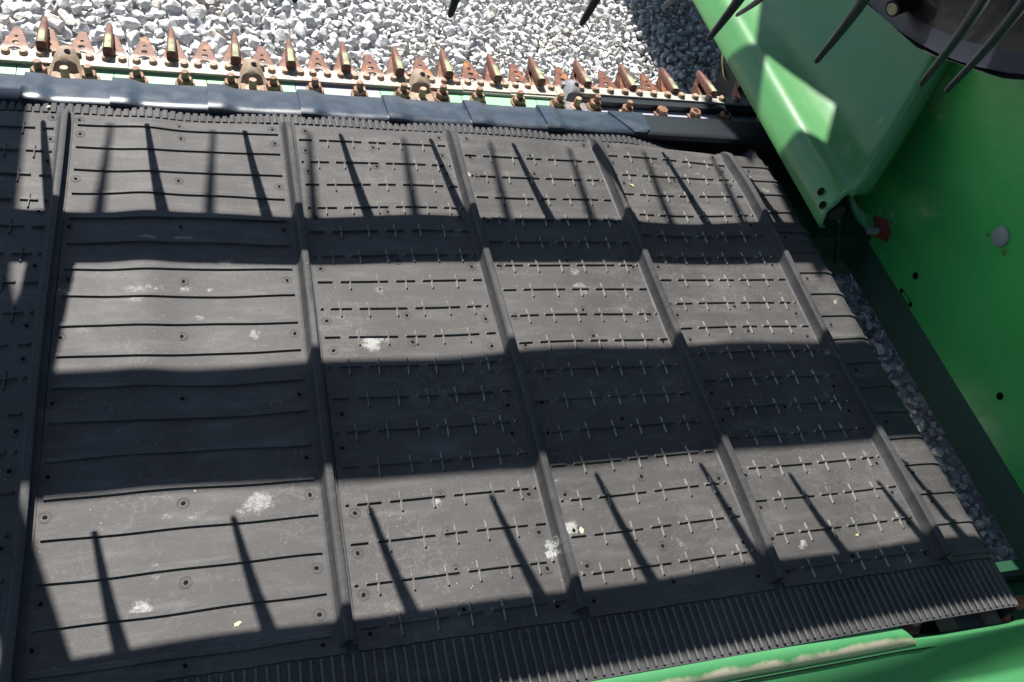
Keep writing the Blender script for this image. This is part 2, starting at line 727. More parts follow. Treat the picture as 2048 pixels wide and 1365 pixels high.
for c in vis[:300]:
    o = link('stone', SM[c[7]], None, ground, (c[3], c[4], c[5]))
    o.rotation_euler = c[6].to_euler()
    o.scale = (c[2],) * 3
for c in vis[300:] + [c for c in cand if not c[0]]:
    vs, fs = SD[c[7]]
    p = Vector((c[3], c[4], c[5]))
    fill.add([c[6] @ (v * c[2]) + p for v in vs], fs)
me = bpy.data.meshes.new('gravel')
me.from_pydata(fill.v, [], fill.f)
o = link('gravel', me, M['stone'], ground)
o['kind'] = 'stuff'

# ================================================================== the belt
BX0, BX1 = -.78, .915      # flat run; a roller turns the belt down at BX1
RR = .040
YF, YR = .022, -.857       # fabric front and rear edge
PITCH = .0496


def zb(x, y):
    z = .0022 * math.sin(x * 19 + 1.1) * math.sin(y * 11 + .4) + .0018 * math.sin(x * 8.5 + y * 5)
    z += .0035 * math.exp(-((x + .215) / .035) ** 2) * sm(-.75, -.45, y)          # ripple along the second panel
    z -= .010 * sm(.55, .93, x) * sm(-.12, .05, y)                                # front corner droops
    return z - .0018


def bp(x, y, h=0.0):
    """point on the belt, h above it, wrapped over the end roller"""
    y -= .020 * sm(.60, .93, x) * sm(-.15, .02, y)
    if x <= BX1:
        return Vector((x, y, zb(x, y) + h - .03 * sm(.62, .80, x) * sm(.008, .04, y)))
    a = (x - BX1) / RR
    z0 = zb(BX1, y)
    if a <= PI / 2:
        return Vector((BX1 + (RR + h) * math.sin(a), y, z0 - RR + (RR + h) * math.cos(a)))
    return Vector((BX1 + RR + h, y, z0 - RR - (x - BX1 - RR * PI / 2)))


belt = thing('draper_belt', 'dark grey rubber draper belt with raised crosses and cleats, marked by bird droppings', 'conveyor belt', (.08, -.42, -.03))


def ridge(mb, p0, p1, wb, wt, h, step=.03):
    """trapezoid moulded rib lying on the belt between two (x, y) points"""
    a, b = Vector(p0), Vector(p1)
    d = (b - a)
    n = max(1, int(d.length / step))
    t = d.normalized()
    s = Vector((-t.y, t.x))
    rings = []
    for i in range(n + 1):
        q = a + d * (i / n)
        e = .0012 if i in (0, n) else 0
        qq = q + t * (e if i == 0 else -e if i == n else 0)
        lo1, hi1, hi2, lo2 = q + s * wb / 2, qq + s * wt / 2, qq - s * wt / 2, q - s * wb / 2
        rings.append([bp(lo1.x, lo1.y, -.0006), bp(hi1.x, hi1.y, h), bp(hi2.x, hi2.y, h), bp(lo2.x, lo2.y, -.0006)])
    mb.loft(rings)


def rivet_mesh():
    m = MB()
    m.lathe([(.0074, -.001), (.0074, .0001), (.0069, .0004), (.0065, .0001), (.0056, .0001), (.0052, .0004), (.0048, .0001),
             (.0030, .0001), (.0024, .0002), (.0022, -.0008)], (0, 0, 0), 'z', 18, False)
    return m.mesh('rivet', .5)


def pit_mesh():
    m = MB()
    m.lathe([(.0026, .0004), (.0024, .0012), (.0018, .0012)], (0, 0, 0), 'z', 10, True)
    return m.mesh('rivet_hole', None)


RIV, PIT = rivet_mesh(), pit_mesh()
RIV.materials.append(M['belt'])
PIT.materials.append(M['dark'])

cleat_x = [-.606, -.332, .0, .28, .56, .84]
XL = [-.78] + cleat_x
XRr = cleat_x + [BX1 + RR * PI / 2 + .03]


def seg_rows(pan, xa, off):
    """cross pattern on a plain panel starting at cleat xa"""
    y0, k = off, 0
    while True:
        y = y0 - PITCH * 1.032 * k
        if y < YR + .012:
            break
        alt = (k + (1 if xa == .28 else 0)) % 2
        if y < YF - .006:
            jx = R.uniform(-.0015, .0015)
            if alt == 0:
                segs = [(.017, .040), (.050, .122), (.132, .163), (.173, .243), (.252, .268)]
                ticks = [.065, .107, .148, .188, .227]
            else:
                segs = [(.016, .022), (.030, .062), (.071, .143), (.153, .223), (.232, .256), (.262, .267)]
                ticks = [.045, .086, .127, .167, .206, .244]
            for (a, b) in segs:
                ridge(pan, (xa + a + jx, y), (xa + b + jx, y), .0052, .0026, .0042)
            for t in ticks:
                ridge(pan, (xa + t + jx, y + .0118), (xa + t + jx, y - .0165), .0040, .0016, .0042, .02)
        k += 1


panels = []
for i in range(7):
    xa, xb = XL[i], XRr[i]
    p = MB()
    nx_ = max(6, int((xb - xa) / .011))
    rr_ = random.Random(i)
    g0 = .0016 if i else 0
    if i == 6:
        nx_ = 26
    ph = rr_.uniform(0, 6)

    def surf(u, v, xa=xa, xb=xb, ph=ph, i=i):
        x = xa + .0125 + (xb - xa - .0125 - .0005) * u if i else xa + (xb - xa) * u
        y = YR + (YF - YR) * v
        if v == 0 or v == 1:
            y += .0005 * math.sin(x * 60 + ph) + .0005 * math.sin(x * 260)
        return bp(x, y, .0012)

    p.grid(surf, nx_, 64)
    # skirt so that the panel edge reads as a sheet
    for vv in (0.0, 1.0):
        p.grid(lambda u, t, vv=vv: surf(u, vv) - Vector((0, 0, .003 * t)), nx_, 1)
    if i:
        p.grid(lambda u, t: surf(0, u) - Vector((0, 0, .003 * t)), 64, 1)
    pan = part('belt_panel', p, M['belt'], belt, .6)
    panels.append(pan)
    rib = MB()
    if i in (1, 3, 4, 5):
        seg_rows(rib, xa if i != 1 else xa - .005, {1: -.0130, 3: -.0130, 4: .0167, 5: -.0150}[i])
    if i == 0:
        seg_rows(rib, xa - .1, -.013)
    if i in (2, 6):
        k = 0
        while True:
            y = (.0005 if i == 2 else -.011) - PITCH * .99 * k
            if y < YR + .01:
                break
            xs0, xs1 = (xa + .019, xb - .016) if i == 2 else (xa + .020, BX1 + .022)
            n = 26
            jj = random.Random(k * 7 + i)
            a1, a2 = jj.uniform(0, 6), jj.uniform(0, 6)
            rings = []
            for q in range(n + 1):
                x = xs0 + (xs1 - xs0) * q / n
                yy = y + .0011 * math.sin(x * 17 + a1) + .0006 * math.sin(x * 45 + a2)
                rings.append([bp(x, yy + .0036, .0004), bp(x, yy + .0022, .0041), bp(x, yy - .0034, .0041), bp(x, yy - .0041, .0004)])
            # each lapped strip can be picked out by itself
            st = MB()
            st.loft(rings)
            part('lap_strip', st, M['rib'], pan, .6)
            for q in (.03, .97):
                x = xs0 + (xs1 - xs0) * q
                inst('strip_hole', PIT, None, pan, bp(x, y, .0024), None, (.5, .5, .7))
            k += 1
    if rib.v:
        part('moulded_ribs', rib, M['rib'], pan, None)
    # rivets
    rows = [.010, -.038, -.087, -.190, -.292, -.395, -.447, -.548, -.597, -.690, -.742, -.792, -.840]
    if i in (2,):
        cols = [.022, .165, .308]
        rows = [.009, -.022, -.120, -.218, -.318, -.415, -.512, -.61, -.66, -.757, -.808, -.845]
    elif i == 6:
        cols = [.036]
        rows = [-.030, -.125, -.225, -.322, -.422, -.52, -.62, -.715, -.765, -.843]
    else:
        cols = [.026, .140, .256]
    for y in rows:
        for ci, cx in enumerate(cols):
            if ci == 1 and R.random() < .25:
                continue
            x = xa + cx + R.uniform(-.003, .003)
            yy = y + R.uniform(-.003, .003) + (.012 if ci == 1 and i != 2 else 0)
            if i == 0 or yy > YF - .006 or yy < YR + .008:
                continue
            ro = inst('rivet', RIV, None, pan, bp(x, yy, .0012))
            inst('rivet_hole', PIT, None, pan, bp(x, yy, .0010), (0, 0, R.uniform(0, 3)), (.9, 1.1, 1))

# cleats
CP = [(-.0120, .0008), (-.0085, .0022), (-.0060, .0060), (-.0046, .0120), (-.0036, .0180), (-.0014, .0203), (.0048, .0203),
      (.0066, .0192), (.0058, .0140), (.0044, .0060), (.0040, .0024), (.0118, .0019), (.0124, .0002)]
for i, cx in enumerate(cleat_x):
    c = MB()
    rings = []
    ys = [YF + .004, YF - .002, YF - .014, YF - .024] + [YF - .04 - (YF - .04 - YR - .012) * t / 40 for t in range(41)] + [YR + .008]
    for k, y in enumerate(ys):
        f = (0.35, .6, .92, 1)[k] if k < 4 else (.93 if k == len(ys) - 1 else 1)
        sway = .0012 * math.sin(y * 9 + i * 2)
        ring = []
        for (dx, h) in CP:
            ring.append(bp(cx + dx + sway, y, .0002 + (h * f if h > .003 else h)))
        for (dx, h) in ((.0124, -.002), (-.0120, -.002)):
            ring.append(bp(cx + dx + sway, y, h))
        rings.append(ring)
    c.loft(rings)
    part('cleat', c, M['cleat'], belt, .55)

# base web under the panels, and the lugged edge strips
for (ya, yb, nm) in ((YR - .072, YF + .035, 'belt_backing'),):
    c = MB()
    c.grid(lambda u, v: bp(BX0 + (BX1 + RR * PI / 2 + .04 - BX0) * u, ya + (yb - ya) * v, -.0012), 110, 40)
    part(nm, c, M['lug'], belt, .6)


def lug_mesh(L, w_, h):
    m = MB()
    rings = []
    for (t, f) in ((0, .75), (.06, 1), (.94, 1), (1, .75)):
        y = -L / 2 + L * t
        rings.append([(-w_ / 2, y, -.002), (-w_ / 2 * .92, y, h * f * .8), (-w_ / 2 * .7, y, h * f), (w_ / 2 * .7, y, h * f), (w_ / 2 * .92, y, h * f * .8), (w_ / 2, y, -.002)])
    m.loft(rings)
    return m.mesh('edge_lug', .5)


LF, LB = lug_mesh(.030, .0080, .0016), lug_mesh(.0665, .0034, .0024)
LF.materials.append(M['lug'])
LB.materials.append(M['groove'])
LP = .0114
n = int((BX1 + RR * 1.2 - BX0) / LP)
for k in range(n):
    x = BX0 + .01 + k * LP
    if x < -.60:
        continue
    a = max(0.0, (x - BX1) / RR)
    if x < .76:
        p0 = bp(x, YF + .019, 0)
        o = inst('edge_lug', LF, None, belt, p0, (R.uniform(-.01, .01), 0, R.uniform(-.02, .02)))
        o.scale.z = R.uniform(.85, 1.1)
    p0 = bp(x, YR - .0355, 0)
    o = inst('guide_rib', LB, None, belt, p0, (0, a, R.uniform(-.006, .006)))
    o.scale.z = R.uniform(.85, 1.1)

# little bits lying on the belt
def chip(px, py, s, label, rot=0.0, flat=.4):
    bm = bmesh.new()
    r = random.Random(int(px))
    for _ in range(14):
        v = Vector((r.gauss(0, 1), r.gauss(0, 1), r.gauss(0, 1))).normalized()
        bm.verts.new((v.x * s * 1.5, v.y * s * .8, v.z * s * flat))
    q = bmesh.ops.convex_hull(bm, input=bm.verts)
    me_ = bpy.data.meshes.new('wood_chip')
    bm.to_mesh(me_)
    bm.free()
    p = atz(px, py, .003)
    o_ = link('wood_chip', me_, M['chip'], None, (p.x, p.y, zb(p.x, p.y) + s * flat * .8 + .001))
    o_.rotation_euler = (0, 0, rot)
    tag(o_, label, 'wood chip', 'wood chips on the belt')


chip(1265, 368, .0045, 'tan splinter of wood on the upper right panel, just right of a cleat', 2.2)
chip(475, 1248, .0032, 'curled tan flake at the lower left, on the panel of long strips', .3, .25)
chip(1119, 1041, .0022, 'orange brown crumb beside the large white dropping on the cleat')
chip(1166, 1058, .0042, 'pale tan flake beside the white dropping on the cleat', 1.3, .3)
chip(1717, 1068, .0024, 'tiny tan crumb on the panel near the right end of the belt')
chip(124, 296, .0028, 'pale crumb lodged against the leftmost cleat')
chip(97, 211, .0030, 'brown crumb on the front edge lugs at the far left', .8)
chip(389, 982, .0016, 'minute tan seed on a long strip below the broad middle shadow')

# roller inside the belt end, deck under the belt
roller = thing('belt_roller', 'dark steel end roller inside the right turn of the draper belt', 'roller', (BX1, -.42, -.045))
c = MB()
c.tube([(BX1, -.90, zb(BX1, -.4) - RR), (BX1, -.03, zb(BX1, -.4) - RR)], .032, 16)
part('roller_tube', c, M['roller'], roller, .6)
c = MB()
c.tube([(BX1, -.925, zb(BX1, -.4) - RR), (BX1, .03, zb(BX1, -.4) - RR)], .012, 10)
part('axle', c, M['roller'], roller, .6)

deck = thing('platform_deck', 'black steel pan hidden in shade beneath the draper belt', 'deck', (.05, -.4, -.1))
c = MB()
c.box(-.85, .90, -.88, .13, -.10, -.085)
c.box(-.85, 1.02, .075, .125, -.085, -.030)
part('deck_pan', c, M['black'], deck)

# ================================================================== deflector strip in front of the belt
strip = thing('deflector_strip', 'row of overlapping blue black plastic deflectors along the front of the belt', 'deflector', (.1, .07, -.02))
bx = [-.70, -.545, -.395, -.269, -.123, .025, .175, .327, .474, .640]
SPROF = [(.1180, -.030), (.1175, -.010), (.1145, -.0035), (.1100, -.0010), (.082, .0045), (.0535, .0098), (.0500, .0103), (.0462, .0101), (.0412, .0093), (.0388, .0080), (.0380, .0050), (.0380, -.002)]
SPROF = [(y + .0085, z - .0068) for (y, z) in SPROF]
for i in range(len(bx) - 1):
    x0, x1 = bx[i], bx[i + 1] + .018
    m_ = MB()
    rings = []
    N = 26
    for k in range(N + 1):
        x = x0 + (x1 - x0) * k / N
        d = x - x0
        lift = .0048 * (1 - sm(.024, .046, d)) + .0004
        tl = .0006 * math.sin(x * 40)
        grow = .0022 * (1 - sm(.024, .046, d))
        rings.append([(x, y + (grow if y > .1 else -grow * .8 if y < .05 else 0), z + lift + tl) for (y, z) in SPROF])
    m_.loft(rings, False)
    # thickness at the lapped edge
    m_.add(rings[0] + [(p[0], p[1], p[2] - .006) for p in rings[0]], [(k, k + 1, k + 1 + len(SPROF), k + len(SPROF)) for k in range(len(SPROF) - 1)])
    part('deflector', m_, M['seal'], strip, .7)
m_ = MB()
m_.loft([[(x, y, z - .0005) for (y, z) in SPROF] for x in (.640, .75, .86, 1.03)], False)
o = part('end_deflector', m_, M['sealblack'], strip, .7)
o['label'] = 'plain black end plate of the deflector strip'
# tab that bridges the last joint
m_ = MB()
tb = [(.624, .121), (.700, .121), (.690, .0585), (.680, .0485), (.655, .0485), (.646, .0585)]


def sz(y):
    for (a, b) in zip(SPROF, SPROF[1:]):
        if a[0] >= y >= b[0] and a[0] != b[0]:
            return a[1] + (b[1] - a[1]) * (a[0] - y) / (a[0] - b[0])
    return .0005


m_.loft([[(x, y, sz(y) + .0035) for (x, y) in tb], [(x, y, sz(y) - .003) for (x, y) in tb]])
o = part('joint_tab', m_, M['seal'], strip)

# ================================================================== cutter bar
bar = thing('cutter_bar', 'cutter bar with rusty guards, hold-down clips and nuts above the gravel', 'cutter bar', (.1, .19, -.09))
PZ = -.0478
seams = [-.727, -.575, -.42, -.273, -.123, .03, .186, .345, .502, .628, 1.02]
for i in range(len(seams) - 1):
    m_ = MB()
    m_.box(seams[i] + .0007, seams[i + 1] - .0007, .09, .1985, -.062, PZ)
    grey = i in (5, 9)
    o = part('bar_plate', m_, M['barplate_grey' if grey else 'barplate'], bar)
    if grey:
        o['label'] = 'grey plate among the pale green ones'
m_ = MB()
m_.box(-.75, 1.02, .1995, .2265, -.060, -.0515)
part('wear_bar', m_, M['knifebar'], bar)


def guard_mesh():
    m = MB()
    rings = []
    for (y, w_, zt, zbm) in ((.2215, .0150, -.0175, -.0335), (.2225, .0166, -.0160, -.0345), (.236, .0166, -.0172, -.0350), (.255, .0158, -.0190, -.0355),
                             (.272, .0144, -.0210, -.0365), (.288, .0122, -.0232, -.038), (.300, .0100, -.0254, -.0385), (.3085, .0070, -.0275, -.0385), (.3140, .0030, -.0300, -.0375)):
        h = w_ / 2
        rings.append([(-h, y, zbm), (-h, y, zt - .0055), (-h * .82, y, zt - .0018), (-h * .5, y, zt), (h * .5, y, zt), (h * .82, y, zt - .0018), (h, y, zt - .0055), (h, y, zbm)])
    m.loft(rings)
    rings = []
    for (y, w_) in ((.21, .03), (.235, .022), (.275, .015), (.297, .011)):
        h = w_ / 2
        rings.append([(-h, y, -.075), (-h, y, -.0500), (h, y, -.0500), (h, y, -.075)])
    m.loft(rings)
    rings = []
    for (y, w_, zt) in ((.283, .011, -.032), (.303, .007, -.034)):
        h = w_ / 2
        rings.append([(-h, y, -.058), (-h, y, zt), (h, y, zt), (h, y, -.058)])
    m.loft(rings)
    return m.mesh('guard', .75, (0, 0, 0))


GM = guard_mesh()
GM.materials.append(M['guard'])
for k in range(-2, 15):
    x = -.378 + .0998 * k
    if x > 1.04:
        break
    o = inst('guard', GM, None, bar, (x + R.uniform(-.002, .002), R.uniform(-.002, .002) + .004 * sm(.1, .5, x), 0), (0, 0, R.uniform(-.02, .02) - (0)))


def nut_mesh(stud):
    m = MB()
    m.lathe([(.0165, 0), (.0165, .003), (.0158, .0038)], (0, 0, 0), 'z', 20)
    m.lathe([(.0120, .0035), (.0128, .005), (.0128, .013), (.0116, .0146), (.0070, .0146)], (0, 0, 0), 'z', 6)
    if stud:
        m.lathe([(.0064, .012), (.0064, .027), (.0054, .0285)], (0, 0, 0), 'z', 12)
    else:
        m.lathe([(.0066, .0150), (.0060, .0150)], (0, 0, 0), 'z', 12)
    return m.mesh('nut', .5)


NM = [nut_mesh(True), nut_mesh(False)]
for q in NM:
    q.materials.append(M['nut'])
nutx = [-.385, -.309, -.235, -.159, -.082, -.010, .064, .145, .226, .304, .377, .461, .545, .627, .697, .778, .858, .932]
nutx = [-.69, -.615, -.535, -.46] + nutx
for x in nutx:
    inst('nut', NM[1 if x > .73 else 0], None, bar, (x, (.176 if x < .66 else .166) + R.uniform(-.003, .003) + .012 * sm(-.2, .5, x) - .004, PZ), (R.uniform(-.06, .06), R.uniform(-.06, .06), R.uniform(0, 3)))


def clip_mesh():
    """cast hold-down: tongue on the knife, hump, arch round the middle bolt, two feet"""
    m = MB()
    rings = []
    #    y, half width, top z, side z, arch
    for (y, hw, zt, zs) in ((.2345, .0130, -.0330, -.0385), (.233, .0150, -.0290, -.0380), (.226, .0162, -.0225, -.0370), (.217, .0168, -.0190, -.0370), (.207, .0185, -.0195, -.038),
                            (.198, .0225, -.0230, -.044), (.191, .0290, -.0260, -.0435), (.183, .0360, -.0300, -.0450), (.172, .0410, -.0355, -.0455), (.160, .0410, -.0420, -.0460), (.154, .039, -.0455, -.0465)):
        ring = []
        for t in range(13):
            u = -1 + t / 6
            x = u * hw
            crown = max(0.0, 1 - (abs(u) * (1 + 1.1 * sm(.200, .180, y))) ** 2.6)
            z = zs + (zt - zs) * crown
            # round hollow for the centre bolt
            dd = math.hypot(x, y - .172)
            if dd < .0205:
                z = min(z, -.0462 + .026 * sm(.0165, .0205, dd))
            ring.append((x, y, z))
        rings.append(ring)
    m.loft(rings, False)
    m.loft([[(p[0], p[1], p[2]) for p in (r[0], r[-1])] + [(r[-1][0], r[-1][1], -.0476), (r[0][0], r[0][1], -.0476)] for r in rings[6:]])
    # ears beside the tongue
    for s_ in (-1, 1):
        m.loft([[(s_ * .0125, .228, z_) for z_ in (-.030, -.0385)] + [(s_ * .0195, .226, -.0385), (s_ * .0195, .226, -.031)],
                [(s_ * .0125, .216, z_) for z_ in (-.028, -.0385)] + [(s_ * .0205, .216, -.0385), (s_ * .0195, .217, -.030)]])
    return m.mesh('hold_down', .7)


def clip_bolt_mesh():
    m = MB()
    m.lathe([(.0130, -.047), (.0130, -.0445), (.0062, -.0440), (.0062, -.0270), (.0056, -.0255)], (0, 0, 0), 'z', 14)
    return m.mesh('bolt', .5)


CM, CB = clip_mesh(), clip_bolt_mesh()
CM2 = CM.copy()
CM.materials.append(M['clip'])
CM2.materials.append(M['clipdark'])
CB.materials.append(M['rivethead'])
pitm = MB()
pitm.lathe([(.0045, .0004), (.0036, .0006)], (0, 0, 0), 'z', 10)
CPIT = pitm.mesh('clip_hole')
CPIT.materials.append(M['dark'])
for k, x in enumerate((-.650, -.346, -.046, .264, .586)):
    yo = .012 * sm(-.2, .5, x)
    o = inst('hold_down', CM2 if k == 4 else CM, None, bar, (x, yo, 0), None, (1.12, 1, 1))
    if k == 4:
        o['label'] = 'dark grey hold-down clip nearest the divider'
    inst('bolt', CB, None, o, (x, .170 + yo, 0))
    inst('clip_hole', CPIT, None, o, (x + .003, .207 + yo, -.0196), (.12, 0, 0))

# ================================================================== knife
knife = thing('sickle_knife', 'sickle knife of rusty serrated triangular sections bolted on a bright steel back', 'sickle knife', (.1, .22, -.05))


def section_mesh():
    out = [(0, 0), (.0990, 0), (.0990, .030)]

    def edge(cx, side, down):
        """serrated flank: from base to tip (or back)"""
        pts = []
        nn = 11
        for k in range(nn + 1):
            t = k / nn
            x = cx + side * (.0225 - (.0225 - .0070) * t)
            y = .036 + (.090 - .036) * t
            pts.append((x, y))
            if k < nn:
                pts.append((cx + side * (.0225 - (.0155) * (t + .5 / nn) - .0022), .036 + .054 * (t + .42 / nn)))
        return pts[::-1] if down else pts

    for cx in (.0735, .0245):
        out += edge(cx, 1, False)
        out += [(cx + .0045, .0935), (cx - .0045, .0935)]
        out += edge(cx, -1, True)
        if cx == .0735:
            out += [(.0505, .0335), (.0485, .0335)]
    out += [(0, .030)]
    holes = []
    for cx in (.0245, .0735):
        holes += [ellipse(cx, .0320, .0092, .0058), ellipse(cx, .0500, .0056, .0048), ellipse(cx, .0665, .0032, .0030, 12)]
    return plate_mesh('knife_section', out, holes, .0030, 0.0)


SEC = section_mesh()
SEC.materials.append(M['knife'])
m_ = MB()
m_.lathe([(.0070, 0), (.0072, .0022), (.0058, .0050), (.0050, .0062), (.003, .0066)], (0, 0, 0), 'z', 12)
KB = m_.mesh('bolt', .6)
KB.materials.append(M['rivethead'])
KZ = -.0400
for k in range(-3, 12):
    x0 = -.35 + .1 * k
    yo = .1965 + .010 * sm(.0, .6, x0)
    if x0 > .82:
        break
    dz = R.uniform(-.0006, .0006)
    s_ = inst('knife_section', SEC, None, knife, (x0 + .0004, yo, KZ + dz), (0, 0, R.uniform(-.004, .004)))
    for lx in (.013, .0395, .0645, .0905):
        if x0 > .53:
            continue
        inst('bolt', KB, None, s_, (x0 + lx, yo + .0205, KZ + dz + .0015), (R.uniform(-.05, .05), R.uniform(-.05, .05), R.uniform(0, 3)))
m_ = MB()
m_.box(-.75, .98, .1998, .2240, -.0505, -.0418)
part('knife_back', m_, M['knifebar'], knife)
# heavier head bar at the right end, two steps
kh0, kh1 = .575, 1.02
m_ = MB()
m_.loft([[(kh0, .2040, -.0384), (kh0, .2040, -.0310), (kh0, .2265, -.0310), (kh0, .2265, -.0384)],
         [(kh0 + .02, .2040, -.0384), (kh0 + .02, .2040, -.0290), (kh0 + .02, .2265, -.0290), (kh0 + .02, .2265, -.0384)],
         [(kh1, .2040, -.0384), (kh1, .2040, -.0290), (kh1, .2265, -.0290), (kh1, .2265, -.0384)]])
part('head_bar', m_, M['knifebar'], knife)
m_ = MB()
m_.box(.640, 1.02, .186, .2035, -.062, -.0330)
part('head_angle', m_, M['sealblack'], knife)
for k in range(13):
    x = .600 + k * .0335
    if x < 1.0:
        inst('bolt', KB, None, knife, (x, .2155, -.0290), (0, 0, k), (1.15, 1.15, 1.2))

# ================================================================== divider hood
hood = thing('crop_divider', 'green sheet metal crop divider hood with a sharp ridge and two holes at its end', 'crop divider', (1.05, .2, -.1))


def hood_sec(y, n_f=7):
    """cross-section (x, z) at y: lower lip, lower facet, rounded ridge, upper panel"""
    t = (y + .238) / (.426 + .238)
    L = Vector((.915 + (.927 - .915) * t, .050))
    t2 = (y + .212) / (.342 + .212)
    G = Vector((.939 + (.954 - .939) * t2, .100))
    a = G + (L - G).normalized() * .019
    b = G + UPROF[0].normalized() * .019
    pts = [L + Vector((.012, -.004)), L + Vector((.001, -.003)), L + (G - L) * .05, L + (G - L) * .4]
    for k in range(n_f + 1):
        s = k / n_f
        pts.append(a * (1 - s) ** 2 + G * 2 * s * (1 - s) + b * s ** 2)
    return pts + [G + u for u in UPROF]


UPROF = [Vector(u) for u in ((.030, .0045), (.055, .012), (.080, .024), (.105, .043), (.130, .070), (.155, .108), (.178, .158), (.198, .220), (.212, .290))]


def smooth_prof(P, m):
    out = []
    Q = [P[0] * 2 - P[1]] + P + [P[-1] * 2 - P[-2]]
    for i in range(1, len(Q) - 2):
        for k in range(m):
            t = k / m
            a_, b_, c_, d_ = Q[i - 1], Q[i], Q[i + 1], Q[i + 2]
            out.append(.5 * (2 * b_ + (c_ - a_) * t + (2 * a_ - 5 * b_ + 4 * c_ - d_) * t * t + (3 * b_ - a_ - 3 * c_ + d_) * t ** 3))
    return out + [P[-1]]


UPROF = smooth_prof(UPROF, 5)
NP = len(hood_sec(0))
NL = NP - len(UPROF)
HE1, HE2 = (1693, 404), (1862, 112)


def rear_y(idx):
    """where the rear cut crosses profile line idx"""
    if idx < 3:
        return -.240
    if idx < NL:
        return -.225 + .012 * sm(4, NL - 1, idx)
    lo, hi = -.32, .6
    for _ in range(40):
        y = (lo + hi) / 2
        q = hood_sec(y)[idx]
        p = pj((q.x, y, q.y))
        cr = (HE2[0] - HE1[0]) * (p[1] - HE1[1]) - (HE2[1] - HE1[1]) * (p[0] - HE1[0])
        if cr > 0:
            lo = y
        else:
            hi = y
    return lo


m_ = MB()
rows_ = []
YFRONT = 1.25
for idx in range(NP):
    yend = rear_y(idx)
    col_ = []
    for j in range(31):
        y = yend + (YFRONT - yend) * (j / 30) ** 1.5
        q = hood_sec(y)[idx]
        col_.append(Vector((q.x, y, q.y)))
    rows_.append(col_)
m_.loft(rows_, False)
# rolled-down rear edge
roll = []
for idx in range(NL - 1, NP):
    e = rows_[idx][0]
    t_ = (rows_[min(idx + 1, NP - 1)][0] - rows_[max(idx - 1, NL - 2)][0]).normalized()
    f_ = (rows_[idx][0] - rows_[idx][1]).normalized()
    n_ = t_.cross(f_).normalized()
    if n_.x > 0:
        n_ = -n_
    out_ = n_.cross(t_)
    if out_.y > 0:
        out_ = -out_
    w_ = .020 * sm(NL - 2, NL + 6, idx) + .002
    rr_ = [e]
    for k in range(1, 6):
        a_ = k / 5 * 1.4
        rr_.append(e + out_ * w_ * math.sin(a_) - n_ * w_ * (1 - math.cos(a_)))
    rr_.append(rr_[-1] - n_ * w_ * .6)
    roll.append(rr_)
m_.loft(roll, False)
o = part('hood', m_, M['hood'], hood, 1.1, 1e-5)
md = o.modifiers.new('sheet', 'SOLIDIFY')
md.thickness = .0025
md.offset = -1
# holes near the end
for (px, py) in ((1644.5, 385), (1648, 412)):
    # lower facet plane
    pa = rows_[3][0]
    Lp, Gp = Vector((.9165, -.2, .050)), Vector((.9395, -.2, .100))
    nrm = Vector((-(Gp.z - Lp.z), 0, Gp.x - Lp.x)).normalized()
    d = ray(px, py)
    t = (Lp - CC).dot(nrm) / d.dot(nrm)
    c_ = CC + d * t + nrm * .0032
    h_ = MB()
    h_.lathe([(.0088, .0002), (.0088, .0012), (.0076, .0014), (.0074, .0006)], (0, 0, 0), 'z', 18, False)
    me = h_.mesh('hole_rim', .6)
    o = inst('hole_rim', me, M['hood'], hood, c_)
    o.rotation_euler = nrm.to_track_quat('Z', 'Y').to_euler()
    h_ = MB()
    h_.lathe([(.0076, .0004), (.0076, .0010)], (0, 0, 0), 'z', 18)
    o = inst('bolt_hole', h_.mesh('bolt_hole'), M['dark'], hood, c_)
    o.rotation_euler = nrm.to_track_quat('Z', 'Y').to_euler()
# things under the open end: washer, rod, bent bracket with worn red end
p = atz(1672, 425, .065)
m_ = MB()
m_.tube([p + Vector((0, .01, 0)), p + Vector((.0, -.004, 0))], [.016, .016], 16)
part('washer', m_, M['sealblack'], hood, .6)
pa, pb = atx(1678, 445, 1.0), atx(1672, 520, 1.03)
m_ = MB()
m_.tube([pa + Vector((0, .03, .02)), pa, pb, pb + (pb - pa) * .1], .0042, 8)
part('latch_rod', m_, M['sealblack'], hood, .6)
pts_ = [atx(1700, 400, 1.06), atx(1712, 425, 1.07), atx(1728, 442, 1.08), atx(1744, 446, 1.10)]
m_ = MB()
m_.loft([[q + Vector((0, .014, .006)), q + Vector((0, .010, .010)), q + Vector((.004, -.012, -.006)), q + Vector((.004, -.012, -.012))] for q in pts_])
part('bracket_arm', m_, M['green'], hood)
q0, q1 = atx(1737, 448, 1.10), atx(1770, 462, 1.135)
m_ = MB()
m_.loft([[q0 + Vector((0, .016, .010)), q0 + Vector((.0, -.014, .004)), q0 + Vector((.004, -.016, -.014)), q0 + Vector((.004, .01, -.012))],
         [q1 + Vector((0, .012, .020)), q1 + Vector((.0, -.018, .008)), q1 + Vector((.004, -.018, -.014)), q1 + Vector((.004, .006, -.01))]])
o = part('worn_bracket', m_, M['redrust'], hood)
o['label'] = 'bracket end worn to red primer'
m_ = MB()
q = atx(1737, 462, 1.085)
m_.tube([q, q + Vector((.02, 0, 0))], .0075, 10)
part('bracket_bolt', m_, M['steel'], hood, .6)
# yellow edge strip hanging in the shade under the hood's outer edge
m_ = MB()
ya = [atx(1447, 92, 1.06), atx(1446, 130, 1.06), atx(1449, 158, 1.055), atx(1453, 163, 1.055)]
m_.loft([[q + Vector((0, 0, .0)), q + Vector((.004, .003, 0)), q + Vector((.004, .012, 0)), q + Vector((0, .012, 0))] for q in ya])
part('edge_strip', m_, M['strip'], hood)
